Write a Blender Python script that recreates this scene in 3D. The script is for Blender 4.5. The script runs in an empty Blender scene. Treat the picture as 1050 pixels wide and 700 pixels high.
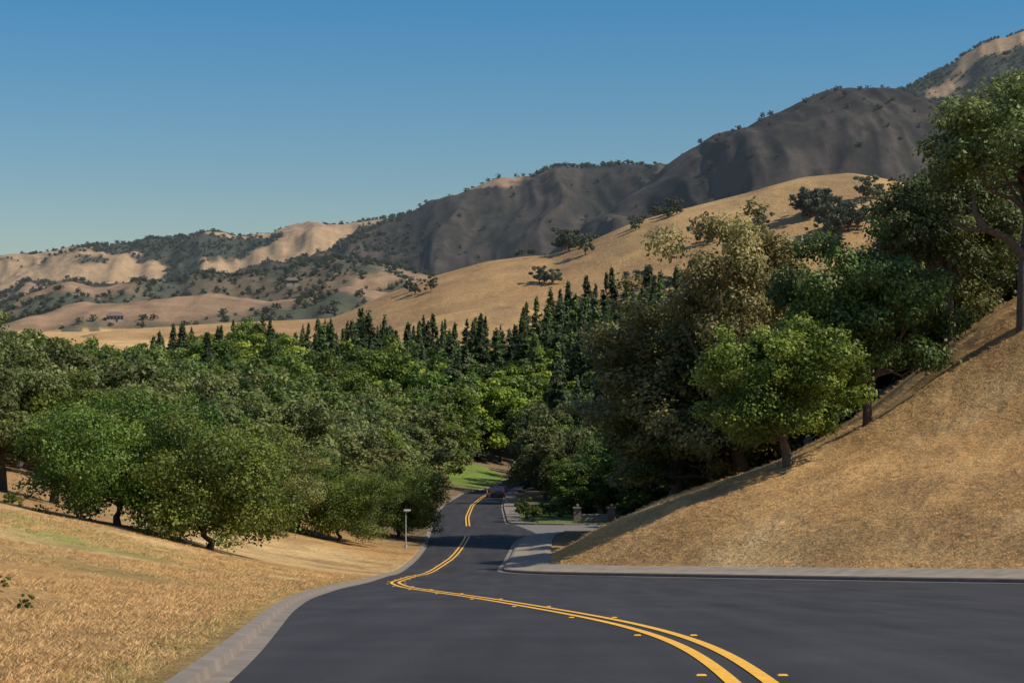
import bpy, math, numpy as np
from mathutils import Vector
rng=np.random.default_rng(7)
F=2000.0; HY=340.0; CX=525.0
# ------------------------------------------------------------ noise
def vnoise(x,y,seed=0):
    x=np.asarray(x,float); y=np.asarray(y,float)
    ix=np.floor(x).astype(np.int64); iy=np.floor(y).astype(np.int64)
    fx=x-ix; fy=y-iy
    fx=fx*fx*fx*(fx*(fx*6-15)+10); fy=fy*fy*fy*(fy*(fy*6-15)+10)
    def h(a,b):
        v=(a*374761393+b*668265263+seed*974634777)&0xffffffff
        v=((v^(v>>13))*1274126177)&0xffffffff
        v=v^(v>>16)
        return v/4294967295.0
    return ((h(ix,iy)*(1-fx)+h(ix+1,iy)*fx)*(1-fy)+(h(ix,iy+1)*(1-fx)+h(ix+1,iy+1)*fx)*fy)*2-1
def fbm(x,y,o=4,seed=0):
    s=0;a=1;t=0
    for i in range(o):
        s=s+a*vnoise(x*2**i+i*17.3,y*2**i-i*9.1,seed+i); t+=a; a*=.5
    return s/t
def ridged(x,y,o=4,seed=0):
    s=0;a=1;t=0
    for i in range(o):
        s=s+a*(1-2*np.abs(vnoise(x*2**i+i*7.3,y*2**i-i*5.1,seed+i))); t+=a; a*=.5
    return s/t
def sstep(a,b,x):
    t=np.clip((x-a)/(b-a),0,1); return t*t*(3-2*t)
def gsmooth(v,sig):
    n=int(sig*4); k=np.exp(-.5*(np.arange(-n,n+1)/sig)**2); k/=k.sum()
    return np.convolve(np.pad(v,n,mode='edge'),k,mode='valid')
# ------------------------------------------------------------ valley profile
PY=[-400,-50,0,15.8,40,80,115,140,165,200,230,300,340,380,420,470,520,700,1200,20000]
PZ=[27,2.0,-1.62,-2.76,-5.59,-10.27,-14.3,-16.1,-17.4,-19.2,-20.7,-24,-24.2,-22,-17.5,-11.5,-8,-6,-4,-4]
gY=np.arange(-400,800,.5); gP=gsmooth(np.interp(gY,PY,PZ),7)
def P(Y): return np.where(Y<790,np.interp(Y,gY,gP),np.interp(Y,PY,PZ))
sY=np.arange(10,305,.25); sD=-P(sY)/sY
def unY(y): return float(np.interp(-(y-HY)/F,-sD,sY))
def unp(pts):
    o=[]
    for x,y in pts:
        Y=unY(y); o.append(((x-CX)/F*Y,Y))
    return o
def curveXY(pts,pre,post,sig):
    a=np.array(pre+unp(pts)+post); a=a[np.argsort(a[:,1])]
    v=np.interp(gY,a[:,1],a[:,0]); return gsmooth(v,sig)
cC=curveXY([(768,697),(735,672),(700,655),(650,641),(600,631),(550,622.5),(500,614),(450,607),(415,602),(403,597),(425,590),(447,583),(462,573),(472,562),(479,551),(480,540),(479,530),(484,518),(494,510)],
           [(1.3,-30),(1.5,0),(1.8,10)],[(-2.2,298),(2.8,320),(9.5,345),(24,380)],6)
cL=curveXY([(212,700),(236,680),(264,650),(287,627),(308,614),(340,604),(373,597),(396,590),(420,578),(434,562),(440,545),(445,528),(455,517),(474,506)],
           [(-2.0,-30),(-2.0,0)],[(-4.3,295),(-.5,320),(6,345),(20,380)],5)
a=np.array([(-.6+(117+60)*.5024,-60),(-.6,117),(-.3,128),(0,140),(.4,155),(.9,163),(2.0,169),(2.2,172),(.6,186),(-.4,190),(-1,230),(-.8,270),(.3,297),(6,320),(14,345),(30,380)])
cR=gsmooth(np.interp(gY,a[:,1],a[:,0]),3)
XC=lambda Y:np.interp(Y,gY,cC); XL=lambda Y:np.interp(Y,gY,cL); XR=lambda Y:np.interp(Y,gY,cR)
# ------------------------------------------------------------ hills
def crest(px,Y0,jit=0):
    p=np.array(px,float); X=(p[:,0]-CX)/F*Y0; Z=(HY-p[:,1])/F*Y0
    gx=np.linspace(X[0],X[-1],2600); gz=gsmooth(np.interp(gx,X,Z),5)
    if jit: gz=gz+jit*fbm(gx/(Y0*.02),gx*0,4,int(Y0))
    return lambda q:np.interp(q,gx,gz)
cG2=crest([(-900,380),(300,380),(370,352),(400,337),(450,323),(490,316),(530,313),(560,322),(600,350),(700,380),(1500,380)],560)
cG=crest([(-900,352),(0,352),(60,352),(90,343),(120,338),(180,334),(250,330),(340,326),(375,312),(400,300),(450,282),(500,268),(540,263),(565,262),(600,250),(650,228),(700,215),(760,200),(820,183),(870,178),(920,187),(980,212),(1050,220),(1400,180)],780)
cG3=crest([(-900,400),(700,400),(780,300),(860,240),(900,222),(960,205),(1000,180),(1050,150),(1100,120),(1400,60)],1100)
cF=crest([(-1200,340),(-100,332),(0,326),(30,309),(75,292),(110,301),(140,294),(180,293),(215,283),(245,287),(280,280),(320,275),(345,268),(400,272),(470,290),(600,300),(1500,300)],1900,4)
cF2=crest([(-1200,345),(-100,343),(0,338),(40,324),(90,311),(130,315),(180,310),(230,305),(290,308),(350,298),(420,300),(520,330),(1500,340)],1450,4)
cMa=crest([(-1200,345),(200,300),(300,280),(345,264),(400,235),(440,214),(470,200),(500,186),(520,182),(545,184),(570,174),(600,168),(640,166),(670,172),(700,190),(760,210),(900,240),(1500,300)],2900,7)
cMb=crest([(-1200,360),(450,340),(560,268),(620,222),(660,198),(695,172),(740,150),(780,130),(820,111),(860,101),(900,102),(930,106),(960,112),(1000,100),(1050,84),(1300,50)],2400,6)
cM2=crest([(-1200,380),(700,200),(850,125),(900,106),(930,92),(960,75),(1000,52),(1050,38),(1200,15),(1500,40)],3600,8)
ridges=[(cG2,560,130,120,1.0,50,'g'),(cG,780,300,260,5,120,'g'),(cG3,1100,300,300,8,150,'g'),(cF2,1450,350,300,16,160,'f'),(cF,1900,500,400,24,240,'f'),(cMb,2400,900,700,60,420,'m'),(cMa,2900,900,900,66,420,'m'),(cM2,3600,900,1200,60,420,'n')]
kind=np.array(['0']+[r[6] for r in ridges])
_ss=np.arange(0,140,.5); RT=gsmooth(np.interp(_ss,[0,4.8,11.6,16.8,21.9,26.7,33,45,80,140],[0,3.0,5.5,7.3,9.9,13.8,18.6,26,38,46]),3); RT=RT-RT[0]
def height(X,Y,full=False):
    X=np.asarray(X,float);Y=np.asarray(Y,float)
    p=P(Y)
    dl=np.clip(XL(Y)-.08-X,0,None)
    rl=.065*dl**1.4; rl=9*np.tanh(rl/9)
    rl=rl+ .35*fbm(X/9,Y/11,3,3)*sstep(1,9,dl)
    s1=(X+.6)*.893+(Y-117)*.449; s2=X-XR(Y)
    s=np.where(Y<117,s1,np.minimum(s1,s2)); s=np.clip(s,0,None)
    rr=np.interp(np.clip(s-2.6,0,None),_ss,RT)+(.4*fbm(X/8+9,Y/8,3,5)+.12*fbm(X/1.7,Y/2.2,3,6))*sstep(3.4,9,s)-.10*np.clip(Y-137,0,None)
    rr=np.clip(rr,0,None)
    fade=1-sstep(330,430,Y)
    z=p+np.where(s>0,np.where(s>2.45,.3,0)+rr*fade,0)+np.where(dl>0,.09+rl*(1-.6*sstep(330,430,Y)),0)
    far=sstep(380,480,Y)
    z=z+far*1.5*fbm(X/60,Y/60,3,8)
    ids=np.zeros(X.shape,int)
    for i,(c,Y0,wf,wb,amp,sc,kd) in enumerate(ridges):
        wx=X+amp*3*fbm(X/sc/2,Y/sc/2,2,40+i)*sstep(0,1,np.abs(Y-Y0)/wf)
        cr=c(wx*(Y0/np.maximum(Y,Y0*.5))*.5+wx*.5)
        t=np.where(Y<Y0,(Y0-Y)/wf,(Y-Y0)/wb)
        sh=1-sstep(0,1.0,t) if i>=1 else np.exp(-(t*1.6)**2)
        b=-25
        if kd=='g': n=fbm(X/sc,Y/sc,4,60+i)
        elif kd=='f': n=ridged(X/sc,Y/sc/1.3,5,60+i)
        else:
            wx2=X+60*fbm(X/300,Y/300,2,80+i)
            n=.6*ridged(wx2/sc,Y/sc/1.8,4,60+i)+.5*ridged(wx2/150,Y/520,4,70+i)+.15*ridged(wx2/48,Y/170,3,75+i)
        zi=b+(cr-b)*sh+amp*n*(.06+np.clip(t*2.2,0,.94))*np.clip(sh*1.5,0,1)
        m=zi>z
        ids=np.where(m,i+1,ids); z=np.where(m,zi,z)
    if full: return z,ids,s,dl
    return z
# ------------------------------------------------------------ mesh helpers
def mk_mesh(name,V,Fq,mats=(),mi=None,tint=None,col=None,smooth=False):
    V=np.asarray(V,np.float32); Fq=np.asarray(Fq,np.int32)
    me=bpy.data.meshes.new(name)
    n=Fq.shape[1]
    me.vertices.add(len(V)); me.vertices.foreach_set('co',V.ravel())
    me.loops.add(Fq.size); me.loops.foreach_set('vertex_index',Fq.ravel())
    me.polygons.add(len(Fq)); me.polygons.foreach_set('loop_start',np.arange(0,Fq.size,n,dtype=np.int32))
    if mi is not None: me.polygons.foreach_set('material_index',np.asarray(mi,np.int32))
    me.polygons.foreach_set('use_smooth',np.full(len(Fq),smooth))
    for m in mats: me.materials.append(m)
    me.update(calc_edges=True)
    if tint is not None:
        at=me.attributes.new('tint','FLOAT','FACE'); at.data.foreach_set('value',np.asarray(tint,np.float32))
    if col is not None:
        at=me.attributes.new('gcol','FLOAT_COLOR','POINT'); at.data.foreach_set('color',np.asarray(col,np.float32).ravel())
    return me
def add(name,me,loc=(0,0,0),rot=(0,0,0),scl=(1,1,1),parent=None):
    ob=bpy.data.objects.new(name,me); ob.location=loc; ob.rotation_euler=rot; ob.scale=scl
    bpy.context.scene.collection.objects.link(ob)
    if parent: ob.parent=parent
    return ob
def grid_faces(nr,nc):
    i=np.arange(nr-1)[:,None]*nc+np.arange(nc-1)[None,:]
    return np.stack([i,i+1,i+nc+1,i+nc],-1).reshape(-1,4)
# ------------------------------------------------------------ materials
def nmat(name):
    m=bpy.data.materials.new(name); m.use_nodes=True; nt=m.node_tree; nt.nodes.clear()
    return m,nt,nt.nodes,nt.links
def painted_haze(N,L,shader,out,D=28000.0):
    # aerial perspective painted into the material: haze-coloured emission, stronger with distance from origin
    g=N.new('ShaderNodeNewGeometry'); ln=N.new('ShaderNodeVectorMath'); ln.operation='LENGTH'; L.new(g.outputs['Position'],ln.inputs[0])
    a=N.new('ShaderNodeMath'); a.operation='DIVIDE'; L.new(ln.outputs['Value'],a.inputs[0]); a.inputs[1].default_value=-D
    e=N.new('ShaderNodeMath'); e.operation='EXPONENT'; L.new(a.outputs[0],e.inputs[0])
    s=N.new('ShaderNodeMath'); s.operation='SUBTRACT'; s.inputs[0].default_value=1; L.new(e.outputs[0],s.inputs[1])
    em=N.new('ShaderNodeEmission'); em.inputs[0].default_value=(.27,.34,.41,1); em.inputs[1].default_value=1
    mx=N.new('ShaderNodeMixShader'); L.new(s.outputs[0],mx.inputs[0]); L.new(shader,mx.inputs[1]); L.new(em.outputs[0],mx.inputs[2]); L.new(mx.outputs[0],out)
def simple(name,col,rough=.7,var=.15,scale=8,bump=0,metal=0,scale2=None):
    m,nt,N,L=nmat(name)
    o=N.new('ShaderNodeOutputMaterial'); b=N.new('ShaderNodeBsdfPrincipled')
    b.inputs['Roughness'].default_value=rough; b.inputs['Metallic'].default_value=metal
    tc=N.new('ShaderNodeTexCoord'); n=N.new('ShaderNodeTexNoise'); n.inputs['Scale'].default_value=scale; n.inputs['Detail'].default_value=6
    L.new(tc.outputs['Object'],n.inputs['Vector'])
    r=N.new('ShaderNodeValToRGB'); r.color_ramp.elements[0].position=.25; r.color_ramp.elements[1].position=.75
    r.color_ramp.elements[0].color=[c*(1-var) for c in col]+[1]; r.color_ramp.elements[1].color=[min(1,c*(1+var)) for c in col]+[1]
    L.new(n.outputs['Fac'],r.inputs[0]); L.new(r.outputs[0],b.inputs['Base Color'])
    if bump:
        bp=N.new('ShaderNodeBump'); bp.inputs['Strength'].default_value=bump; bp.inputs['Distance'].default_value=.02
        n2=N.new('ShaderNodeTexNoise'); n2.inputs['Scale'].default_value=scale2 or scale*6; L.new(tc.outputs['Object'],n2.inputs['Vector'])
        L.new(n2.outputs['Fac'],bp.inputs['Height']); L.new(bp.outputs[0],b.inputs['Normal'])
    L.new(b.outputs[0],o.inputs[0]); return m
def leafmat(name,dark,light,hv=.06,tr=.34,haze=False):
    m,nt,N,L=nmat(name)
    o=N.new('ShaderNodeOutputMaterial')
    at=N.new('ShaderNodeAttribute'); at.attribute_name='tint'
    oi=N.new('ShaderNodeObjectInfo')
    r=N.new('ShaderNodeValToRGB'); r.color_ramp.elements[0].color=list(dark)+[1]; r.color_ramp.elements[1].color=list(light)+[1]
    L.new(at.outputs['Fac'],r.inputs[0])
    hs=N.new('ShaderNodeHueSaturation')
    mr=N.new('ShaderNodeMapRange'); mr.inputs['To Min'].default_value=.5-hv*.5; mr.inputs['To Max'].default_value=.5+hv*.2
    L.new(oi.outputs['Random'],mr.inputs[0]); L.new(mr.outputs[0],hs.inputs['Hue'])
    mu=N.new('ShaderNodeMath'); mu.operation='MULTIPLY'; mu.inputs[1].default_value=7.31
    fr=N.new('ShaderNodeMath'); fr.operation='FRACT'; L.new(oi.outputs['Random'],mu.inputs[0]); L.new(mu.outputs[0],fr.inputs[0])
    mv=N.new('ShaderNodeMapRange'); mv.inputs['To Min'].default_value=.7; mv.inputs['To Max'].default_value=1.35
    L.new(fr.outputs[0],mv.inputs[0]); L.new(mv.outputs[0],hs.inputs['Value'])
    L.new(r.outputs[0],hs.inputs['Color'])
    d=N.new('ShaderNodeBsdfPrincipled'); d.inputs['Roughness'].default_value=.5; d.inputs['Specular IOR Level'].default_value=.3
    t=N.new('ShaderNodeBsdfTranslucent'); mx=N.new('ShaderNodeMixShader'); mx.inputs[0].default_value=tr
    L.new(hs.outputs[0],d.inputs['Base Color']); L.new(hs.outputs[0],t.inputs[0])
    L.new(d.outputs[0],mx.inputs[1]); L.new(t.outputs[0],mx.inputs[2])
    if haze: painted_haze(N,L,mx.outputs[0],o.inputs[0])
    else: L.new(mx.outputs[0],o.inputs[0])
    return m
M_bark=simple('bark',(.12,.09,.07),.9,.35,6,.5)
M_oak=leafmat('oak_leaves',(.065,.088,.026),(.245,.27,.08))
M_green=leafmat('green_leaves',(.050,.095,.016),(.22,.295,.045))
M_bright=leafmat('bright_leaves',(.12,.19,.02),(.40,.47,.065))
M_olive=leafmat('olive_leaves',(.115,.105,.035),(.38,.34,.12),.03)
M_dark=leafmat('dark_leaves',(.035,.068,.018),(.165,.22,.05))
M_con=leafmat('conifer_needles',(.026,.046,.018),(.11,.145,.045))
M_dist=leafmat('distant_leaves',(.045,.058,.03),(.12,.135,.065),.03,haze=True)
M_straw=leafmat('dry_straw',(.47,.285,.11),(.76,.53,.235),.02,.2)
M_weed=leafmat('green_weed',(.16,.19,.05),(.36,.38,.12))
# ------------------------------------------------------------ tubes
class MB:
    def __init__(s): s.V=[];s.F=[];s.M=[];s.T=[];s.n=0
    def addm(s,V,Fq,m,t=.5):
        V=np.asarray(V,float); Fq=np.asarray(Fq,int)
        s.V.append(V); s.F.append(Fq+s.n); s.M.append(np.full(len(Fq),m)); s.T.append(np.broadcast_to(np.asarray(t,float),(len(Fq),))); s.n+=len(V)
    def tube(s,pts,rad,sides=7,m=0):
        pts=np.asarray(pts,float); V=[]
        for i,p in enumerate(pts):
            d=pts[min(i+1,len(pts)-1)]-pts[max(i-1,0)]; d/=np.linalg.norm(d)+1e-9
            u=np.cross(d,[.3,1,.1]); u/=np.linalg.norm(u)+1e-9; v=np.cross(d,u)
            an=np.arange(sides)*2*math.pi/sides
            V.append(p+rad[i]*(np.cos(an)[:,None]*u+np.sin(an)[:,None]*v))
        V=np.concatenate(V); Fq=[]
        for i in range(len(pts)-1):
            for k in range(sides):
                a=i*sides+k;b=i*sides+(k+1)%sides; Fq.append((a,b,b+sides,a+sides))
        s.addm(V,Fq,m)
    def leaves(s,pos,nrm,size,m,t,r,asp=.62):
        n=len(pos); nrm=nrm/(np.linalg.norm(nrm,axis=1,keepdims=True)+1e-9)
        a=r.normal(size=(n,3)); u=np.cross(nrm,a); u/=np.linalg.norm(u,axis=1,keepdims=True)+1e-9; v=np.cross(nrm,u)
        sz=(size*r.uniform(.6,1.35,n))[:,None]
        V=np.stack([pos-u*sz,pos+v*sz*asp,pos+u*sz+nrm*sz*.25,pos-v*sz*asp],1).reshape(-1,3)
        s.addm(V,np.arange(4*n).reshape(n,4),m,t)
    def mesh(s,name,mats,smooth=False):
        return mk_mesh(name,np.concatenate(s.V),np.concatenate(s.F),mats,np.concatenate(s.M),np.concatenate(s.T),smooth=smooth)
def broadleaf(name,seed,leafm,H=10,W=10,trunk=.22,nclump=60,nleaf=16000,lsize=.17,flat=.8,low=-.45,limbs=(),irr=1.0,crr=(.11,.25)):
    r=np.random.default_rng(seed); b=MB()
    th=H*trunk; cz=th+(H-th)*.46; rz=(H-th)*.56; rx=W/2
    C=[];R=[]
    ph=r.uniform(0,6,6)
    for i in range(nclump):
        while 1:
            d=r.normal(size=3); d/=np.linalg.norm(d)
            if d[2]>low: break
        az=math.atan2(d[1],d[0])
        k=(1+irr*(.16*math.sin(2*az+ph[0])+.12*math.sin(3*az+ph[1])+.12*math.sin(5*d[2]+ph[2]+az)))*(r.uniform(.68,1.02) if i>nclump*.3 else r.uniform(.2,.7))
        cr=rx*r.uniform(*crr)
        C.append([d[0]*rx*k,d[1]*rx*k,cz+d[2]*rz*k]); R.append(cr)
    C=np.array(C);R=np.array(R)
    base=r.uniform(.025,.033)*H
    tp=[(0,0,-.5),(0,0,0),(r.normal()*.1,r.normal()*.1,th*.55),(r.normal()*.2,r.normal()*.2,th),(r.normal()*.3,r.normal()*.3,cz)]
    b.tube(tp,[base*1.5,base*1.25,base,base*.85,base*.35],9)
    top=np.array(tp[3])
    for i in r.choice(nclump,min(nclump,20),replace=False):
        e=C[i]; s0=top+(np.array(tp[4])-top)*r.uniform(0,.6)
        mid=s0*.45+e*.55+np.array([r.normal()*.2,r.normal()*.2,-.08*H*r.uniform(0,1)])
        q=s0*.75+e*.25+np.array([0,0,.0])
        b.tube([s0,q,mid,e],[base*.45,base*.36,base*.24,base*.07],5)
    for lb in limbs:
        b.tube(lb,np.linspace(base*.8,base*.12,len(lb)),8)
    w=R**2; w/=w.sum(); ci=r.choice(nclump,nleaf,p=w)
    d=r.normal(size=(nleaf,3)); d/=np.linalg.norm(d,axis=1,keepdims=True)
    rad=R[ci]*(r.uniform(.35,1.0,nleaf)**.5)*(1+.45*r.uniform(-1,1,nleaf)**3)
    sub=1+.3*np.sin(d[:,0]*7+ci)*np.sin(d[:,1]*7+ci*2)*np.sin(d[:,2]*6+ci*3)
    pos=C[ci]+d*(rad*sub)[:,None]*np.array([1.15,1.15,flat])
    nr=d*.8+r.normal(size=(nleaf,3))*.5+np.array([0,0,.4])
    ct=r.uniform(.1,.75,nclump)
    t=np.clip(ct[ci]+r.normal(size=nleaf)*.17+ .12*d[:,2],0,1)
    b.leaves(pos,nr,lsize,1,t,r)
    return b.mesh(name,[M_bark,leafm])
def conifer(name,seed,leafm,H=18,W=6,nleaf=8000,lsize=.28):
    r=np.random.default_rng(seed); b=MB()
    b.tube([(0,0,-.5),(0,0,H*.3),(0,0,H*.7),(0,0,H*.98)],[H*.018,H*.014,H*.008,H*.002],7)
    nb=int(110)
    t=np.sort(r.uniform(.06,.99,nb)); az=r.uniform(0,2*math.pi,nb)
    ln=W/2*(np.minimum(1,(1-t)*1.2+.015)**.95)*r.uniform(.55,1.2,nb)
    w=ln+.15; w/=w.sum(); bi=r.choice(nb,nleaf,p=w)
    u=r.uniform(.05,1,nleaf)**.6
    L=ln[bi]*u; z=t[bi]*H+ L*.12-(L**2)*.09
    wd=.12*ln[bi]+.22
    x=np.cos(az[bi])*L+r.normal(size=nleaf)*wd*.6; y=np.sin(az[bi])*L+r.normal(size=nleaf)*wd*.6
    pos=np.stack([x,y,z+r.normal(size=nleaf)*.22],1)
    nr=np.stack([np.cos(az[bi]),np.sin(az[bi]),np.full(nleaf,.7)],1)+r.normal(size=(nleaf,3))*.5
    bt=r.uniform(.15,.75,nb)
    b.leaves(pos,nr,lsize,1,np.clip(bt[bi]+r.normal(size=nleaf)*.15,0,1),r,.5)
    for i in range(0,nb,6):
        e=np.array([math.cos(az[i])*ln[i]*.8,math.sin(az[i])*ln[i]*.8,t[i]*H]); b.tube([(0,0,t[i]*H),e],[H*.004,H*.001],4)
    return b.mesh(name,[M_bark,leafm])
# ------------------------------------------------------------ instancer
def instancer(name,pts,rotz,scl,idx,protos,tilt=None):
    n=len(pts); me=bpy.data.meshes.new(name); me.vertices.add(n); me.vertices.foreach_set('co',np.asarray(pts,np.float32).ravel())
    rot=np.zeros((n,3),np.float32); rot[:,2]=rotz
    a=me.attributes.new('irot','FLOAT_VECTOR','POINT'); a.data.foreach_set('vector',rot.ravel())
    a=me.attributes.new('iscl','FLOAT_VECTOR','POINT'); a.data.foreach_set('vector',np.asarray(scl,np.float32).ravel())
    a=me.attributes.new('iidx','INT','POINT'); a.data.foreach_set('value',np.asarray(idx,np.int32))
    me.update()
    col=bpy.data.collections.new(name+'_forms')
    for i,p in enumerate(protos):
        o=bpy.data.objects.new('%s_form_%02d'%(name,i),p); col.objects.link(o)
    ob=add(name,me)
    ng=bpy.data.node_groups.new(name+'_scatter','GeometryNodeTree')
    ng.interface.new_socket('Geometry',in_out='INPUT',socket_type='NodeSocketGeometry')
    ng.interface.new_socket('Geometry',in_out='OUTPUT',socket_type='NodeSocketGeometry')
    N=ng.nodes;L=ng.links
    gi=N.new('NodeGroupInput');go=N.new('NodeGroupOutput')
    ip=N.new('GeometryNodeInstanceOnPoints'); ci=N.new('GeometryNodeCollectionInfo')
    ci.inputs['Collection'].default_value=col; ci.inputs['Separate Children'].default_value=True; ci.inputs['Reset Children'].default_value=True
    ip.inputs['Pick Instance'].default_value=True
    def na(nm,ty):
        q=N.new('GeometryNodeInputNamedAttribute'); q.data_type=ty; q.inputs['Name'].default_value=nm
        return [s for s in q.outputs if s.enabled and s.name=='Attribute'][0]
    L.new(gi.outputs[0],ip.inputs['Points']); L.new(ci.outputs[0],ip.inputs['Instance'])
    L.new(na('iidx','INT'),ip.inputs['Instance Index'])
    L.new(na('irot','FLOAT_VECTOR'),ip.inputs['Rotation']); L.new(na('iscl','FLOAT_VECTOR'),ip.inputs['Scale'])
    L.new(ip.outputs[0],go.inputs[0])
    md=ob.modifiers.new('scatter','NODES'); md.node_group=ng
    return ob
# ------------------------------------------------------------ terrain
th=np.concatenate([np.arange(-180,-60,4),np.arange(-60,-20,.5),np.arange(-20,20,.06),np.arange(20,60,.5),np.arange(60,181,4)])*math.pi/180
r1=[0.5,1.2]
while r1[-1]<420: r1.append(max(r1[-1]*1.009,r1[-1]+.06))
while r1[-1]<1400: r1.append(r1[-1]*1.0085)
while r1[-1]<4200: r1.append(r1[-1]*1.005)
while r1[-1]<12000: r1.append(r1[-1]*1.03)
r1=np.array(r1)
RR,TT=np.meshgrid(r1,th,indexing='ij'); X=RR*np.sin(TT); Y=RR*np.cos(TT)
Z,ids,S,DL=height(X,Y,True)
paved=(X>XL(Y)-.06)&((S<=.3))&(Y<352)&(Y>-45)
street=(Y>171.5)&(Y<187.5)&(X>0)&(X<34)
Z=np.where(paved,P(Y)-.25,Z); Z=np.where(street,P(Y)-.25,Z)
C=np.zeros(X.shape+(4,)); C[...,3]=1
def setc(mask,c): C[...,:3]=np.where(mask[...,None],c,C[...,:3])
def lerp(a,b,t): return a*(1-t[...,None])+b*t[...,None]
gold=np.array([.50,.295,.115]); pale=np.array([.64,.43,.195]); brown=np.array([.34,.195,.085]); dk=np.array([.045,.055,.03])
n1=fbm(X/14,Y/20,4,11)*.5+.5; n2=fbm(X/3,Y/4,4,12)*.5+.5
g=lerp(lerp(gold,pale,sstep(.42,.75,n1)),brown,.65*sstep(.5,.75,n2)*(1-sstep(250,500,Y)))
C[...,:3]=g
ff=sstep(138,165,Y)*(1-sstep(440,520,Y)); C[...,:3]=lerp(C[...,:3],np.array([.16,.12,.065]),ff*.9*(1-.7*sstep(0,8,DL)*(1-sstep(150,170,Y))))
ff=sstep(95,112,Y+.25*DL)*sstep(8,16,DL)*(1-sstep(138,160,Y)); C[...,:3]=lerp(C[...,:3],np.array([.30,.18,.095]),ff*.6)
lawn=((X+5.5)/5)**2+((Y-312)/20)**2<1
setc(lawn&(DL>0),np.array([.16,.22,.045]))
setc((X-XR(Y)>1)&(X-XR(Y)<10)&(Y>188)&(Y<235),np.array([.12,.16,.04]))
gr=sstep(.55,.75,fbm(X/5+3,Y/6,3,77)*.5+.5)*((DL>0.3)&(Y<130)); C[...,:3]=lerp(C[...,:3],np.array([.27,.25,.08]),gr*.35)
ge=np.exp(-((X+15+ (Y-72)*.1)/7.5)**2-((Y-72)/9)**2)*sstep(.3,.55,n2)*(DL>0); C[...,:3]=lerp(C[...,:3],np.array([.22,.25,.06]),np.clip(ge*1.2,0,.8))
wd=((DL>0)&(Y<60))*np.exp(-DL/.5)*.5; C[...,:3]=lerp(C[...,:3],np.array([.27,.25,.09]),wd)
nf=fbm(X/70,Y/110,5,21)*.5+.5
gg=lerp(np.array([.47,.295,.125]),np.array([.38,.23,.10]),sstep(.4,.7,nf)); gg=lerp(gg,np.array([.26,.165,.08]),.75*sstep(.56,.74,fbm(X/25,Y/60,5,33)*.5+.5))
kid=kind[ids]
C[...,:3]=np.where((kid=='g')[...,None],gg,C[...,:3])
nF=fbm(X/130,Y/180,6,23)*.5+.5
fF=lerp(np.array([.29,.185,.105]),np.array([.08,.082,.052]),sstep(.46,.54,nF)); fF=lerp(fF,np.array([.18,.12,.07]),.6*sstep(.48,.65,fbm(X/40,Y/60,4,37)*.5+.5)); C[...,:3]=np.where((kid=='f')[...,None],fF,C[...,:3])
nM=fbm(X/60,Y/90,5,25)*.5+.5
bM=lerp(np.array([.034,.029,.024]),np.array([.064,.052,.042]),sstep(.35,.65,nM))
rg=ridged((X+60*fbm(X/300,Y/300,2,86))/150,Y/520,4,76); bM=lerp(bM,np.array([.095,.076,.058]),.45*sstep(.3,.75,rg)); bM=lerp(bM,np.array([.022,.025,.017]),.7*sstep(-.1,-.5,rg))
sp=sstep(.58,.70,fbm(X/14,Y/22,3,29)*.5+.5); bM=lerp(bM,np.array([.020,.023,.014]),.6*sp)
topg=sstep(.60,.66,fbm(X/150,Y/200,5,27)*.5+.5)*(Z>np.where(ids==7,205,340))
bM=lerp(bM,np.array([.30,.20,.12]),topg)
lefty=sstep(-150,-420,X)*(ids==7)*sstep(.45,.55,nF); bM=lerp(bM,np.array([.26,.17,.10]),lefty)
C[...,:3]=np.where((kid=='m')[...,None],bM,C[...,:3])
n7=fbm(X/170,Y/150,5,28)*.5+.5
c7=lerp(np.array([.36,.24,.13]),np.array([.05,.055,.036]),sstep(.44,.5,n7)); C[...,:3]=np.where((kid=='n')[...,None],c7,C[...,:3])
V=np.stack([X,Y,Z],-1).reshape(-1,3)
m,nt,N,L=nmat('dry_ground')
o=N.new('ShaderNodeOutputMaterial'); b=N.new('ShaderNodeBsdfPrincipled'); b.inputs['Roughness'].default_value=.95; b.inputs['Specular IOR Level'].default_value=.1
at=N.new('ShaderNodeAttribute'); at.attribute_name='gcol'
tc=N.new('ShaderNodeTexCoord')
def noise(sc,det=6,rough=.6):
    n=N.new('ShaderNodeTexNoise'); n.inputs['Scale'].default_value=sc; n.inputs['Detail'].default_value=det; n.inputs['Roughness'].default_value=rough
    L.new(tc.outputs['Object'],n.inputs['Vector']); return n
na=noise(2.2,10,.8); nb_=noise(.05,9,.75)
def mr(src,a,b2,lo=.3,hi=.7):
    q=N.new('ShaderNodeMapRange'); q.inputs[1].default_value=lo;q.inputs[2].default_value=hi;q.inputs[3].default_value=a;q.inputs[4].default_value=b2
    L.new(src,q.inputs[0]); return q.outputs[0]
mm=N.new('ShaderNodeMath'); mm.operation='MULTIPLY'; L.new(mr(na.outputs[0],.56,1.4),mm.inputs[0]); L.new(mr(nb_.outputs[0],.68,1.3),mm.inputs[1])
vs=N.new('ShaderNodeVectorMath'); vs.operation='SCALE'; L.new(at.outputs['Color'],vs.inputs[0]); L.new(mm.outputs[0],vs.inputs['Scale'])
L.new(vs.outputs[0],b.inputs['Base Color'])
bp=N.new('ShaderNodeBump'); bp.inputs['Strength'].default_value=.8; bp.inputs['Distance'].default_value=.15; L.new(na.outputs[0],bp.inputs['Height'])
bp2=N.new('ShaderNodeBump'); bp2.inputs['Strength'].default_value=.6; bp2.inputs['Distance'].default_value=4; L.new(nb_.outputs[0],bp2.inputs['Height']); L.new(bp.outputs[0],bp2.inputs['Normal'])
L.new(bp2.outputs[0],b.inputs['Normal']); painted_haze(N,L,b.outputs[0],o.inputs[0])
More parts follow.
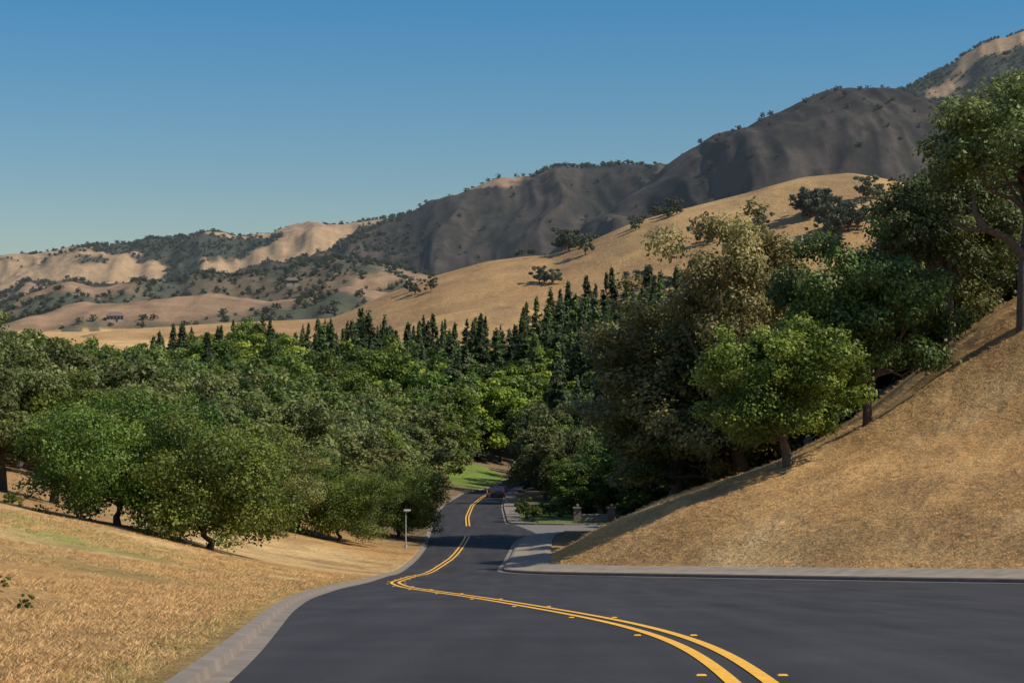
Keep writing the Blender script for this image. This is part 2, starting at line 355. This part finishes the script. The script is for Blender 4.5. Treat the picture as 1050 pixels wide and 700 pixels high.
terr=add('ground_terrain',mk_mesh('ground_terrain',V,grid_faces(len(r1),len(th))[:,::-1],[m],col=C.reshape(-1,4),smooth=True))
# ------------------------------------------------------------ asphalt
m,nt,N,L=nmat('asphalt')
o=N.new('ShaderNodeOutputMaterial'); b=N.new('ShaderNodeBsdfPrincipled'); b.inputs['Roughness'].default_value=.85; b.inputs['Specular IOR Level'].default_value=.25
tc=N.new('ShaderNodeTexCoord')
na=noise(60,4,.7); nb_=noise(.35,6,.6)
mp=N.new('ShaderNodeMapping'); mp.inputs['Scale'].default_value=(1.2,.04,1); L.new(tc.outputs['Object'],mp.inputs[0]); ns=N.new('ShaderNodeTexNoise'); ns.inputs['Scale'].default_value=1; ns.inputs['Detail'].default_value=5; L.new(mp.outputs[0],ns.inputs['Vector'])
mm=N.new('ShaderNodeMath'); mm.operation='MULTIPLY'; L.new(mr(na.outputs[0],.6,1.4),mm.inputs[0]); L.new(mr(nb_.outputs[0],.8,1.2),mm.inputs[1])
m2=N.new('ShaderNodeMath'); m2.operation='MULTIPLY'; L.new(mm.outputs[0],m2.inputs[0]); L.new(mr(ns.outputs[0],.76,1.24),m2.inputs[1])
vs=N.new('ShaderNodeVectorMath'); vs.operation='SCALE'; vs.inputs[0].default_value=(.036,.034,.035); L.new(m2.outputs[0],vs.inputs['Scale']); L.new(vs.outputs[0],b.inputs['Base Color'])
bp=N.new('ShaderNodeBump'); bp.inputs['Strength'].default_value=.3; bp.inputs['Distance'].default_value=.006; L.new(na.outputs[0],bp.inputs['Height']); L.new(bp.outputs[0],b.inputs['Normal'])
L.new(b.outputs[0],o.inputs[0]); M_asph=m
M_conc=simple('concrete_kerb',(.195,.16,.125),.9,.25,2.5,.1)
M_walk=simple('concrete_walk',(.26,.21,.155),.9,.25,1.5,.3)
M_yel=simple('yellow_paint',(.82,.42,.03),.6,.2,10)
M_white=simple('white_paint',(.7,.7,.68),.6,.1,10)
yy=np.arange(-40,352,.5); nc=24
A=np.stack([XL(yy)[:,None]+(XR(yy)-XL(yy))[:,None]*np.linspace(0,1,nc)[None,:],np.repeat(yy[:,None],nc,1),np.repeat(P(yy)[:,None],nc,1)],-1)
add('road',mk_mesh('road',A.reshape(-1,3),grid_faces(len(yy),nc),[M_asph]))
def sweep(pts,prof,zabs=None):
    pts=np.asarray(pts,float); t=np.gradient(pts,axis=0); t/=np.linalg.norm(t,axis=1,keepdims=True)
    nrm=np.stack([t[:,1],-t[:,0]],1)
    rows=[]
    for off,dz,own in prof:
        q=pts+nrm*off; zz=P(q[:,1]) if own else P(pts[:,1])
        rows.append(np.concatenate([q,(zz+dz)[:,None]],1))
    A=np.stack(rows,1); return A.reshape(-1,3),grid_faces(len(pts),len(prof))
def strip(name,pts,prof,mat,parent=None):
    V,Fq=sweep(pts,prof); return add(name,mk_mesh(name,V,Fq,[mat]),parent=parent)
def line(fx,y0,y1,st=.5):
    q=np.arange(y0,y1+st/2,st); return np.stack([fx(q),q],1)
strip('kerb',line(XL,-30,350),[(.22,.006,True),(.02,.010,True),(0,.10,True),(-.14,.115,True),(-.15,-.3,True)],M_conc)
kr=line(XR,-20,168,1)
ret=[(XR(168)+1.2,170.0),(XR(168)+3.0,171.0),(XR(168)+6,171.4),(14,171.6),(30,172.2)]
kr=np.concatenate([kr,np.array(ret)])
strip('kerb',kr,[(-.4,.006,True),(-.02,.012,True),(0,.15,True),(.16,.16,True)],M_conc)
strip('sidewalk',kr,[(.16,.163,False),(.165,.175,False),(1.2,.24,False),(2.4,.42,False),(2.8,.40,False),(2.85,-.5,False)],M_walk)
k2=np.concatenate([np.array([(30,187.2),(14,187),(5,186.8),(2.2,187.6)]),line(XR,189,350,1)])
strip('kerb',k2,[(-.3,.006,True),(-.02,.012,True),(0,.15,True),(1.4,.17,True),(1.42,-.3,True)],M_conc)
ys=np.arange(171.5,187.6,.5); xs=np.linspace(-.3,33,30)
A=np.stack([np.repeat(xs[None,:],len(ys),0),np.repeat(ys[:,None],len(xs),1),np.repeat(P(ys)[:,None]+.003,len(xs),1)],-1)
A[...,0]=np.maximum(A[...,0],XR(A[...,1])-.05)
add('side_street',mk_mesh('side_street',A.reshape(-1,3),grid_faces(len(ys),len(xs)),[simple('old_asphalt',(.16,.145,.13),.9,.15,2)]))
ym=bpy.data.objects.new('yellow_centre_line',None); bpy.context.scene.collection.objects.link(ym)
for a0,a1 in ((-20,167),(185,348)):
    for off in (-.15,.15):
        strip('paint_stripe',line(XC,a0,a1),[(off-.065,.008,True),(off+.065,.008,True)],M_yel,ym)
strip('white_edge_line',line(XR,-10,103,1),[(-1.05,.008,True),(-.93,.008,True)],M_white)
b=MB()
for yk in list(np.arange(9,150,7.3)):
    for off in (-.34,.34):
        x=XC(yk)+off; z=P(yk)
        w,l,h=.05,.05,.012
        Vb=[(x-w,yk-l,z+.0),(x+w,yk-l,z),(x+w,yk+l,z-.007),(x-w,yk+l,z-.007),(x-w*.7,yk-l*.5,z+h),(x+w*.7,yk-l*.5,z+h),(x+w*.7,yk+l*.5,z+h-.004),(x-w*.7,yk+l*.5,z+h-.004)]
        b.addm(Vb,[(0,1,5,4),(1,2,6,5),(2,3,7,6),(3,0,4,7),(4,5,6,7)],0)
add('road_reflectors',b.mesh('road_reflectors',[M_yel]))
# ------------------------------------------------------------ trees: individual
def hz_(x,y): return float(height(np.array([x]),np.array([y]))[0])
def put(name,me,px,Yd,ztop=None,meH=10,rot=None,sx=1.0):
    x=(px-CX)/F*Yd; z=hz_(x,Yd)
    sc=1.0
    if ztop is not None: sc=((HY-ztop)/F*Yd-z)/meH
    return add(name,me,(x,Yd,z),(0,0,rng.uniform(0,6.28) if rot is None else rot),(sc*sx,sc*sx,sc))
hA=broadleaf('oak_a',1,M_green,10,13.5,.10,130,46000,.12,low=-.9)
hB=broadleaf('oak_b',2,M_green,10,10.5,.17,90,34000,.12,low=-.5)
hR=broadleaf('oak_r',12,M_green,10,9.8,.16,150,44000,.12,low=-.85,irr=.6,crr=(.11,.24))
hC=broadleaf('oak_c',3,M_oak,10,11,.2,70,24000,.13,low=-.5)
hD=broadleaf('oak_d',4,M_oak,10,9.5,.25,60,22000,.13,low=-.5)
hE=broadleaf('valley_oak_e',8,M_olive,18,11.5,.10,150,44000,.16,low=-.9,irr=.8,crr=(.11,.26))
hF=broadleaf('oak_f',6,M_dark,10,10,.2,110,36000,.13,low=-.6,irr=.8)
hG=broadleaf('oak_g',9,M_oak,13,13,.22,110,38000,.15,low=-.5)
hL=broadleaf('oak_l',15,M_oak,13,11,.42,70,22000,.14,low=-.3,limbs=[[(0,0,3.6),(-1.1,-.3,4.6),(-2.3,-.6,5.0),(-3.4,-.7,5.0),(-4.3,-.6,5.5)],[(0,0,4.2),(.6,-.3,5.5),(.4,-.5,6.9),(1.0,-.4,8.2)],[(-2.3,-.6,5.0),(-2.9,-.8,5.9),(-3.0,-.9,6.9)]])
hH=broadleaf('shrub_h',10,M_green,4,5,.05,45,10000,.10,low=-.8)
put('oak_tree',hA,120,99,400,10); put('oak_tree',hA,214,98,424,10,2.1,1.08); put('oak_tree',hB,55,112,396,10,sx=1.1)
put('oak_tree',hD,3,112,345,10,sx=.9); put('oak_tree',hC,-60,105,340,10)
put('shrub',hH,12,92,505,4,sx=1.2)
put('oak_tree',hC,275,138,455,10,sx=1.1); put('oak_tree',hA,348,143,478,10,1.0,1.05); put('oak_tree',hA,408,160,474,10,3.0,.95); put('oak_tree',hB,305,146,468,10)
put('oak_tree',hR,808,119,320,10,.5,1.05); put('oak_tree',hF,890,123,250,10,1.0,.92)
put('valley_oak_tree',hE,762,150,212,18,.6,.92); put('valley_oak_tree',hE,690,156,290,18,3.0,1.2)
put('oak_tree',hG,975,137,165,13,.5,1.0); put('oak_tree',hC,940,150,235,10,sx=1.0)
put('oak_tree',hL,1050,122,78,13,0,.95); put('oak_tree',hF,1025,150,190,10)
# ------------------------------------------------------------ woodland mass
NL=9000
protos=[broadleaf('w0',21,M_oak,10,10.5,.15,70,NL,.21,low=-.6),broadleaf('w1',22,M_oak,10,9.5,.15,70,NL,.21,low=-.6),broadleaf('w2',23,M_green,10,9.5,.12,70,NL,.21,low=-.7),
 broadleaf('w3',24,M_dark,10,10,.12,70,NL,.21,low=-.7),broadleaf('w4',25,M_bright,10,7.2,.12,60,NL,.2,low=-.7),broadleaf('w5',26,M_green,10,8.5,.1,70,NL,.2,low=-.8),
 broadleaf('w6',27,M_olive,10,9,.15,70,NL,.21,low=-.6)]
cprotos=[conifer('c0',31,M_con,20,7.5),conifer('c1',32,M_con,20,6),conifer('c2',33,M_con,20,8.5),conifer('c3',34,M_dark,20,7)]
can=np.array([(-600,345),(0,345),(60,348),(100,366),(140,352),(180,330),(230,326),(270,322),(300,335),(330,318),(350,335),(380,303),(400,330),(440,312),(470,330),(500,318),(520,340),(545,298),(590,285),(620,266),(650,256),(690,258),(720,280),(760,300),(1700,300)],float)
bp_,cp_=[],[]
for gy in np.arange(140,520,6.0):
    for gx in np.arange(-190,190,6.0):
        x=gx+rng.uniform(-2.6,2.6); y=gy+rng.uniform(-2.6,2.6)
        px=CX+F*x/y
        if px<-420 or px>1500: continue
        xl=XL(y);xr=XR(y)
        if y<352 and xl-4.2<x<xr+4.5: continue
        if x<xl and y<150:
            if not (y>128 and x<xl-16): continue
        if x<xl and y<172 and x>xl-11: continue
        if x>xr and (168<y<191) and x<36: continue
        if x>xr and y<150: continue
        if x>xr and y<168 and px<690: continue
        if x<0 and ((x+5.5)/6)**2+((y-310)/24)**2<1: continue
        if y>470 and rng.random()<.35: continue
        if px>360 and px<560 and y>500: continue
        z=hz_(x,y)
        u=rng.random(); con=False
        if x>xr and y<235 and x<xr+16:
            Ht=rng.uniform(4.0,6.5); k=rng.choice([2,5,2,4])
        elif y<250: Ht=rng.uniform(6.0,9.5); k=rng.choice([0,1,0,1,3,2])
        elif y<325:
            Ht=rng.uniform(7.5,12.5); k=rng.choice([0,1,3,2,5,3])
            if px>430 and x>xr: con=u<.15; Ht=rng.uniform(14,20) if con else Ht
        elif y<375:
            Ht=rng.uniform(10,16); k=rng.choice([4,5,2,3,4,5]); con=u<(.3 if px>400 else .15)
            if con: Ht=rng.uniform(14,22)
        else:
            Ht=rng.uniform(12,20); con=u<(.6 if px>300 else .42); k=rng.choice([5,2,3,4])
            if con: Ht=rng.uniform(17,26)
        if px>590 and px<720 and y>280: con=u<.6; Ht=rng.uniform(20,28) if con else rng.uniform(10,17)
        if px>640 and x>xr and y<290: Ht=rng.uniform(8,12); k=rng.choice([3,5,2,0,3,2])
        if px>820: con=False; Ht=min(Ht,12)
        if y>225:
            if con and px>150: off=abs(rng.normal())*20
            else: off=(10+ abs(rng.normal())*20) if px>150 else abs(rng.normal())*12
            if not con and 300<px<760: off+=26
            elif not con and 150<px<=300: off+=rng.choice([0,14,24])
            lim=(HY-off-np.interp(px,can[:,0],can[:,1]))/F*y-z
            if con and px>150 and lim<12 and rng.random()<.5: continue
            Ht=min(Ht,lim)
        if Ht<3.5: continue
        if con: cp_.append((x,y,z,Ht/20,rng.integers(0,4)))
        else: bp_.append((x,y,z,Ht/10,k))
def toinst(name,lst,protos,ws=(.85,1.15)):
    a=np.array(lst,float); n=len(a); s=a[:,3]; w=s*rng.uniform(ws[0],ws[1],n)
    return instancer(name,a[:,:3],rng.uniform(0,6.28,n),np.stack([w,w,s],1),a[:,4].astype(int),protos)
toinst('woodland_trees',bp_,protos,(.95,1.3))
toinst('conifer_stand',cp_,cprotos,(.8,1.4))
for px,Yd,tp_,s_ in ((548,194,519,1.1),(563,199,514,1.2),(578,205,506,1.1),(603,198,516,1.2),(645,192,510,1.1),(655,198,498,1.2),(536,208,512,.9)):
    put('shrub',hH,px,Yd,tp_,4,None,s_)
dp=[broadleaf('d%d'%i,51+i,M_dist,10,12,.08,24,1500,.5,low=-.6) for i in range(3)]
dl_=[]
def cl(px,py,Y,n,sp,Hh):
    for i in range(n):
        xx=(px+rng.normal()*sp-CX)/F; ys=np.linspace(Y-250,Y+250,160); zz=height(xx*ys,ys); e=HY-F*zz/ys
        j=np.argmin(np.abs(e-(py+rng.normal()*2.5))+np.abs(ys-Y)*.002); s=rng.uniform(.7,1.25)*Hh/10
        dl_.append((xx*ys[j],ys[j],zz[j],s,rng.integers(0,3)))
for c in [(600,258,770,9,11,8),(655,232,770,5,7,4.5),(720,250,740,4,4,8),(828,222,760,9,6,9),(865,240,740,8,7,9),(893,207,760,4,4,8),(690,222,770,8,8,4.5),(770,240,740,3,10,6),(905,225,740,4,10,6),(560,290,700,3,8,5),(540,262,780,3,5,3),(700,300,650,6,25,7),(430,300,700,4,9,4),(610,330,560,5,20,7)]: cl(*c)
toinst('hillside_oaks',dl_,dp)
fl=[]
n=90000; xs=rng.uniform(-1000,1300,n); ys=rng.uniform(1150,4000,n)
px=CX+F*xs/ys; zz,ii,_,_=height(xs,ys,True); kk=kind[ii]
nF=fbm(xs/130,ys/180,6,23)*.5+.5; n7=fbm(xs/170,ys/150,5,28)*.5+.5; u=rng.random(n)
Y0s=np.array([0]+[r[1] for r in ridges]); crestd=(np.abs(ys-Y0s[ii])<80)&(ii>0)
keep=((kk=='f')&(nF>.48)&(u<.5))|((kk=='f')&(u<.012))|((ii==8)&((n7>.46)&(u<.5)|crestd&(u<.35)))|((ii==7)&crestd&(px>540)&(px<720)&(u<.5))|((ii==7)&crestd&(u<.07))|((ii==7)&(px<420)&(nF>.45)&(u<.4))|((ii==6)&crestd&(px>830)&(u<.2))|((kk=='m')&(u<.03))
keep&=(px>-300)&(px<1350)
for i in np.where(keep)[0]: fl.append((xs[i],ys[i],zz[i]-.6,rng.uniform(.25,.65)*(.9 if kk[i]=='f' else 1.1),rng.integers(0,3)))
toinst('distant_oaks',fl,dp)
print('counts',len(bp_),len(cp_),len(dl_),len(fl))
# ------------------------------------------------------------ grass tufts
def tuft(name,seed,mat,nb=16,h=.2,sp=.22,w=.010):
    r=np.random.default_rng(seed); b=MB(); V=[];Fq=[];T=[]
    for i in range(nb):
        x,y=r.normal(size=2)*sp*.5; a=r.uniform(0,6.28); hh=h*r.uniform(.4,1.1); dx,dy=r.normal(size=2)*hh*.6
        c,s=math.cos(a)*w,math.sin(a)*w; k=len(V)
        V+=[(x-c,y-s,-.02),(x+c,y+s,-.02),(x+dx*.5+c*.6,y+dy*.5+s*.6,hh*.6),(x+dx+c*.1,y+dy,hh)]; Fq.append((k,k+1,k+2,k+3)); T.append(r.uniform(0,1))
    b.addm(V,Fq,0,T); return b.mesh(name,[mat])
tp=[tuft('t0',1,M_straw),tuft('t1',2,M_straw,20,.14,.3),tuft('t2',3,M_straw,12,.22,.2),tuft('t3',4,M_weed,14,.14,.2)]
n=55000; Yn=8+rng.random(n)**1.5*80; Xn=XL(Yn)-.36-rng.random(n)**1.2*(.29*Yn+3)
den=fbm(Xn/2.5,Yn/3,3,90); k=(den>-.1+.3*rng.normal(size=n)*.5)|(XL(Yn)-Xn<.9); Xn=Xn[k];Yn=Yn[k]; n=len(Xn)
dk_=XL(Yn)-Xn; wi=(rng.random(n)<np.where(dk_<.8,.35,.02+.08*(fbm(Xn/5+3,Yn/6,3,77)>.25)))
ix=np.where(wi,3,rng.integers(0,3,n)); s=rng.uniform(.3,.65,n)*(.6+Yn/120)*np.where(dk_<.6,.7,1)
instancer('dry_grass_verge',np.stack([Xn,Yn,height(Xn,Yn)],1),rng.uniform(0,6.28,n),np.stack([s,s,s*.7],1),ix,tp)
n=30000; Yn=rng.uniform(72,139,n); Xn=rng.uniform(0,1,n)*(.29*Yn+3); _,_,Sn,_=height(Xn,Yn,True); k=(Sn>3.2)&(fbm(Xn/3,Yn/3,3,91)>.05+.2*rng.normal(size=n)); Xn=Xn[k];Yn=Yn[k];n=len(Xn)
s=rng.uniform(.5,1.0,n)
instancer('dry_grass_slope',np.stack([Xn,Yn,height(Xn,Yn)],1),rng.uniform(0,6.28,n),np.stack([s*1.2,s*1.2,s*.6],1),rng.integers(0,3,n),tp)
hw=broadleaf('weed_plant',70,M_green,.4,.35,.1,12,350,.03,low=-.6)
for px,Yd in ((27,22),(4,27)):
    x=(px-CX)/F*Yd; add('weed_plant',hw,(x,Yd,hz_(x,Yd)),(0,0,1),(.5,.5,.6))
# ------------------------------------------------------------ street furniture
def bevbox(b,c,s,m=0,bv=.1):
    x,y,z=c;a,d,h=s[0]/2,s[1]/2,s[2]/2; k=min(a,d,h)*bv*2
    V=[]
    for zz,ins in ((-h,k),(-h+k,0),(h-k,0),(h,k)):
        V+=[(x-a+ins,y-d+ins,z+zz),(x+a-ins,y-d+ins,z+zz),(x+a-ins,y+d-ins,z+zz),(x-a+ins,y+d-ins,z+zz)]
    Fq=[(0,3,2,1),(12,13,14,15)]
    for L_ in range(3):
        for q in range(4):
            A0=L_*4+q;B0=L_*4+(q+1)%4; Fq.append((A0,B0,B0+4,A0+4))
    b.addm(V,Fq,m)
M_metal=simple('galvanised_metal',(.38,.38,.37),.5,.1,5)
M_lampw=simple('lamp_head',(.55,.55,.55),.4,.05,5)
x=(416-CX)/F*147; b=MB(); b.tube([(0,0,-.4),(0,0,.25),(0,0,.26),(0,0,2.6)],[.11,.11,.055,.042],10,0)
b.tube([(0,0,2.6),(.08,0,2.72),(.25,0,2.78)],[.042,.035,.03],8,0); bevbox(b,(.12,0,2.84),(.5,.24,.13),1,.2); bevbox(b,(.12,0,2.75),(.3,.16,.04),0)
add('street_lamp',b.mesh('street_lamp',[M_metal,M_lampw]),(x,147,hz_(x,147)))
M_brick,nt,N,L=nmat('brick')
o=N.new('ShaderNodeOutputMaterial'); bb=N.new('ShaderNodeBsdfPrincipled'); br=N.new('ShaderNodeTexBrick'); tc=N.new('ShaderNodeTexCoord')
br.inputs['Color1'].default_value=(.22,.14,.10,1);br.inputs['Color2'].default_value=(.16,.11,.08,1);br.inputs['Mortar'].default_value=(.3,.27,.22,1);br.inputs['Scale'].default_value=5
mp=N.new('ShaderNodeMapping'); mp.inputs['Rotation'].default_value=(math.pi/2,0,0); L.new(tc.outputs['Object'],mp.inputs[0]); L.new(mp.outputs[0],br.inputs[0]); L.new(br.outputs[0],bb.inputs['Base Color']); bb.inputs['Roughness'].default_value=.9; L.new(bb.outputs[0],o.inputs[0])
for px,Yd in ((627,190),(592,190)):
    x=(px-CX)/F*Yd; b=MB(); bevbox(b,(0,0,.5),(.7,.7,1.4),0,.02); bevbox(b,(0,0,1.25),(.86,.86,.1),1,.15); b.tube([(0,0,1.3),(0,0,1.36),(0,0,1.38),(0,0,1.55),(0,0,1.62)],[.08,.07,.13,.15,.03],8,0)
    add('brick_pillar',b.mesh('brick_pillar',[M_brick,M_conc]),(x,Yd,hz_(x,Yd)))
x0=(592-CX)/F*190+.37; x1=(627-CX)/F*190-.37; b=MB(); bevbox(b,(0,0,.15),(x1-x0,.3,.8),0,.03); bevbox(b,(0,0,.58),(x1-x0,.42,.06),0,.1)
add('low_wall',b.mesh('low_wall',[simple('wall_stone',(.30,.26,.21),.9,.2,3,.2)]),((x0+x1)/2,190,hz_((x0+x1)/2,190)))
b=MB(); bevbox(b,(0,0,.02),(.42,.42,.04),0,.1); b.tube([(0,0,.04),(0,0,.3)],[.17,.115],14,0); b.tube([(0,0,.3),(0,0,.48)],[.117,.078],14,1); b.tube([(0,0,.48),(0,0,.85),(0,0,.86)],[.076,.03,.005],14,0)
cm=b.mesh('traffic_cone',[simple('cone_orange',(.8,.16,.03),.5,.05,4),M_white])
for xo,yo in ((-1.4,262),(-1.2,281)):
    add('traffic_cone',cm,(XC(yo)+.6,yo,float(P(yo))+.004),scl=(1.2,1.2,1.2))
# ------------------------------------------------------------ car
def car(name,loc,rot,col):
    root=bpy.data.objects.new(name,None); bpy.context.scene.collection.objects.link(root); root.location=loc; root.rotation_euler=(math.atan(-.045),0,rot)
    Mp=simple('car_paint',col,.25,.03,3); Mg=simple('car_glass',(.02,.025,.03),.08,.0,3); Mt=simple('tyre_rubber',(.02,.02,.02),.9,.1,8); Mr=simple('tail_lamp_red',(.5,.02,.02),.3,.05,8); Mh=simple('chrome',(.6,.6,.6),.3,.05,8,metal=.8)
    st=[(-2.25,.35,.62,.78),(-2.2,.28,.95,.84),(-1.7,.25,1.02,.9),(-.9,.25,1.0,.91),(.6,.25,.98,.91),(1.3,.25,.93,.89),(2.0,.27,.8,.82),(2.25,.35,.6,.7)]
    V=[];Fq=[]
    for y,z0,z1,w in st: V+=[(-w,y,z0+.1),(-w*.95,y,z0),(w*.95,y,z0),(w,y,z0+.1),(w*1.0,y,(z0+z1)/2),(w*.93,y,z1),(-w*.93,y,z1),(-w,y,(z0+z1)/2)]
    for i in range(len(st)-1):
        for k in range(8): a=i*8+k;b_=i*8+(k+1)%8; Fq.append((a,b_,b_+8,a+8))
    Fq+=[(0,1,2,3),(0,3,4,7),(7,4,5,6)]; e=(len(st)-1)*8; Fq+=[(e+3,e+2,e+1,e),(e+7,e+4,e+3,e),(e+6,e+5,e+4,e+7)]
    b=MB(); b.addm(V,Fq,0); add('body',b.mesh('car_body',[Mp]),parent=root)
    V=[];g=[(-1.75,1.0,.82,),(-1.15,1.38,.66),(-.2,1.45,.66),(.45,1.4,.65),(1.2,.94,.8)]
    for y,z1,w in g: V+=[(-.83,y,.95),(.83,y,.95),(w,y,z1),(-w,y,z1)]
    Fq=[]
    for i in range(len(g)-1):
        for k in range(4): a=i*4+k;b_=i*4+(k+1)%4; Fq.append((a,b_,b_+4,a+4))
    b=MB(); b.addm(V,Fq,0); add('windows',b.mesh('car_windows',[Mg]),parent=root)
    b=MB(); b.addm([(-.64,-1.1,1.4),(.64,-1.1,1.4),(.64,.4,1.42),(-.64,.4,1.42),(-.6,-.9,1.475),(.6,-.9,1.475),(.6,.2,1.475),(-.6,.2,1.475)],[(0,1,5,4),(1,2,6,5),(2,3,7,6),(3,0,4,7),(4,5,6,7)],0); add('roof',b.mesh('car_roof',[Mp]),parent=root)
    for i,(wx,wy) in enumerate(((-.85,-1.4),(.85,-1.4),(-.85,1.4),(.85,1.4))):
        b=MB(); s=1 if wx>0 else -1
        b.tube([(wx-.1*s,wy,.32),(wx+.09*s,wy,.32),(wx+.1*s,wy,.32)],[.32,.32,.2],20,0); b.tube([(wx+.1*s,wy,.32),(wx+.105*s,wy,.32)],[.2,.01],16,1); add('wheel_%d'%(i+1),b.mesh('wheel',[Mt,Mh]),parent=root)
    b=MB(); bevbox(b,(-.66,-2.24,.8),(.3,.06,.14)); bevbox(b,(.66,-2.24,.8),(.3,.06,.14)); add('tail_lamps',b.mesh('tail_lamps',[Mr]),parent=root)
    b=MB(); bevbox(b,(0,-2.27,.45),(1.5,.12,.2),0); bevbox(b,(0,2.25,.45),(1.4,.12,.2),0); add('bumpers',b.mesh('bumpers',[Mp]),parent=root)
car('parked_car',(float(XR(262))-1.0,262,float(P(262))+.01),0.0,(.015,.017,.02))
# ------------------------------------------------------------ houses on far hill
M_stu=simple('stucco',(.36,.30,.24),.9,.1,1); M_roof=simple('tile_roof',(.15,.11,.09),.9,.2,2); M_win=simple('window_glass',(.03,.04,.05),.1,0,2)
def house(px,py,Y,w,h,rot):
    xx=(px-CX)/F; ys=np.linspace(Y-400,Y+400,300); zz=height(xx*ys,ys); e=HY-F*zz/ys; j=np.argmin(np.abs(e-py)+.01*np.abs(ys-Y)/10)
    r0=bpy.data.objects.new('stucco_house',None); bpy.context.scene.collection.objects.link(r0); r0.location=(xx*ys[j],ys[j],zz[j]); r0.rotation_euler=(0,0,rot)
    b=MB(); bevbox(b,(0,0,h/2-2),(w,w*.6,h+4),0,.005); add('walls',b.mesh('walls',[M_stu]),parent=r0)
    b=MB(); a=w/2+.6;d=w*.3+.6; b.addm([(-a,-d,h),(a,-d,h),(a,d,h),(-a,d,h),(-a*.6,0,h+2.6),(a*.6,0,h+2.6)],[(0,1,5,4),(2,3,4,5),(3,0,4,4),(1,2,5,5),(0,3,2,1)],0); add('roof',b.mesh('roof',[M_roof]),parent=r0)
    b=MB()
    for k in range(5): bevbox(b,(-w*.4+k*w*.2,-w*.3-.02,h*.6),(1.8,.1,1.6),0)
    bevbox(b,(w*.1,-w*.3-.03,1.1),(1.2,.12,2.2),0)
    add('windows_and_door',b.mesh('windows_and_door',[M_win]),parent=r0)
house(118,330,1350,11,4,.2); house(96,325,1350,10,4,-.3); house(300,292,1750,10,4,.1)
# ------------------------------------------------------------ light, sky, camera
sd=Vector((1,-.26,math.tan(math.radians(45))*1.03)).normalized()
el=math.asin(sd.z); az=math.atan2(sd.x,sd.y)
w=bpy.data.worlds.new('World'); bpy.context.scene.world=w; w.use_nodes=True; N=w.node_tree.nodes; L=w.node_tree.links
bg=N['Background']; sk=N.new('ShaderNodeTexSky'); sk.sky_type='NISHITA'; sk.sun_disc=False; sk.sun_elevation=el; sk.sun_rotation=az; sk.air_density=1.0; sk.dust_density=.5; sk.ozone_density=3.0; sk.altitude=200
tc=N.new('ShaderNodeTexCoord'); sx=N.new('ShaderNodeSeparateXYZ'); L.new(tc.outputs['Generated'],sx.inputs[0])
cr=N.new('ShaderNodeValToRGB'); e=cr.color_ramp.elements; e[0].position=0; e[0].color=(.72,.71,.68,1); e[1].position=1; e[1].color=(1,1,1,1)
q=e.new(.08); q.color=(.47,.60,.67,1); q=e.new(.17); q.color=(.25,.57,.74,1); q=e.new(.4); q.color=(.6,.85,1,1)
L.new(sx.outputs['Z'],cr.inputs[0]); mx=N.new('ShaderNodeMix'); mx.data_type='RGBA'; mx.blend_type='MULTIPLY'; mx.inputs[0].default_value=1
L.new(sk.outputs[0],mx.inputs[6]); L.new(cr.outputs[0],mx.inputs[7]); L.new(mx.outputs[2],bg.inputs[0]); bg.inputs[1].default_value=.12
sl=bpy.data.lights.new('sun','SUN'); sl.energy=5.0; sl.angle=math.radians(.5); sl.color=(1,.92,.80)
so=bpy.data.objects.new('sun',sl); bpy.context.scene.collection.objects.link(so); so.rotation_euler=sd.to_track_quat('Z','Y').to_euler(); so.location=(50,-20,80)
cam=bpy.data.cameras.new('camera'); cam.sensor_width=36; cam.lens=F/1050*36; cam.clip_end=30000; cam.clip_start=.1
co=bpy.data.objects.new('camera',cam); bpy.context.scene.collection.objects.link(co); co.location=(0,0,0); co.rotation_euler=(math.pi/2-math.atan(10/F),0,0)
sc=bpy.context.scene; sc.camera=co; sc.view_settings.view_transform='Standard'; sc.view_settings.look='None'; sc.view_settings.exposure=0
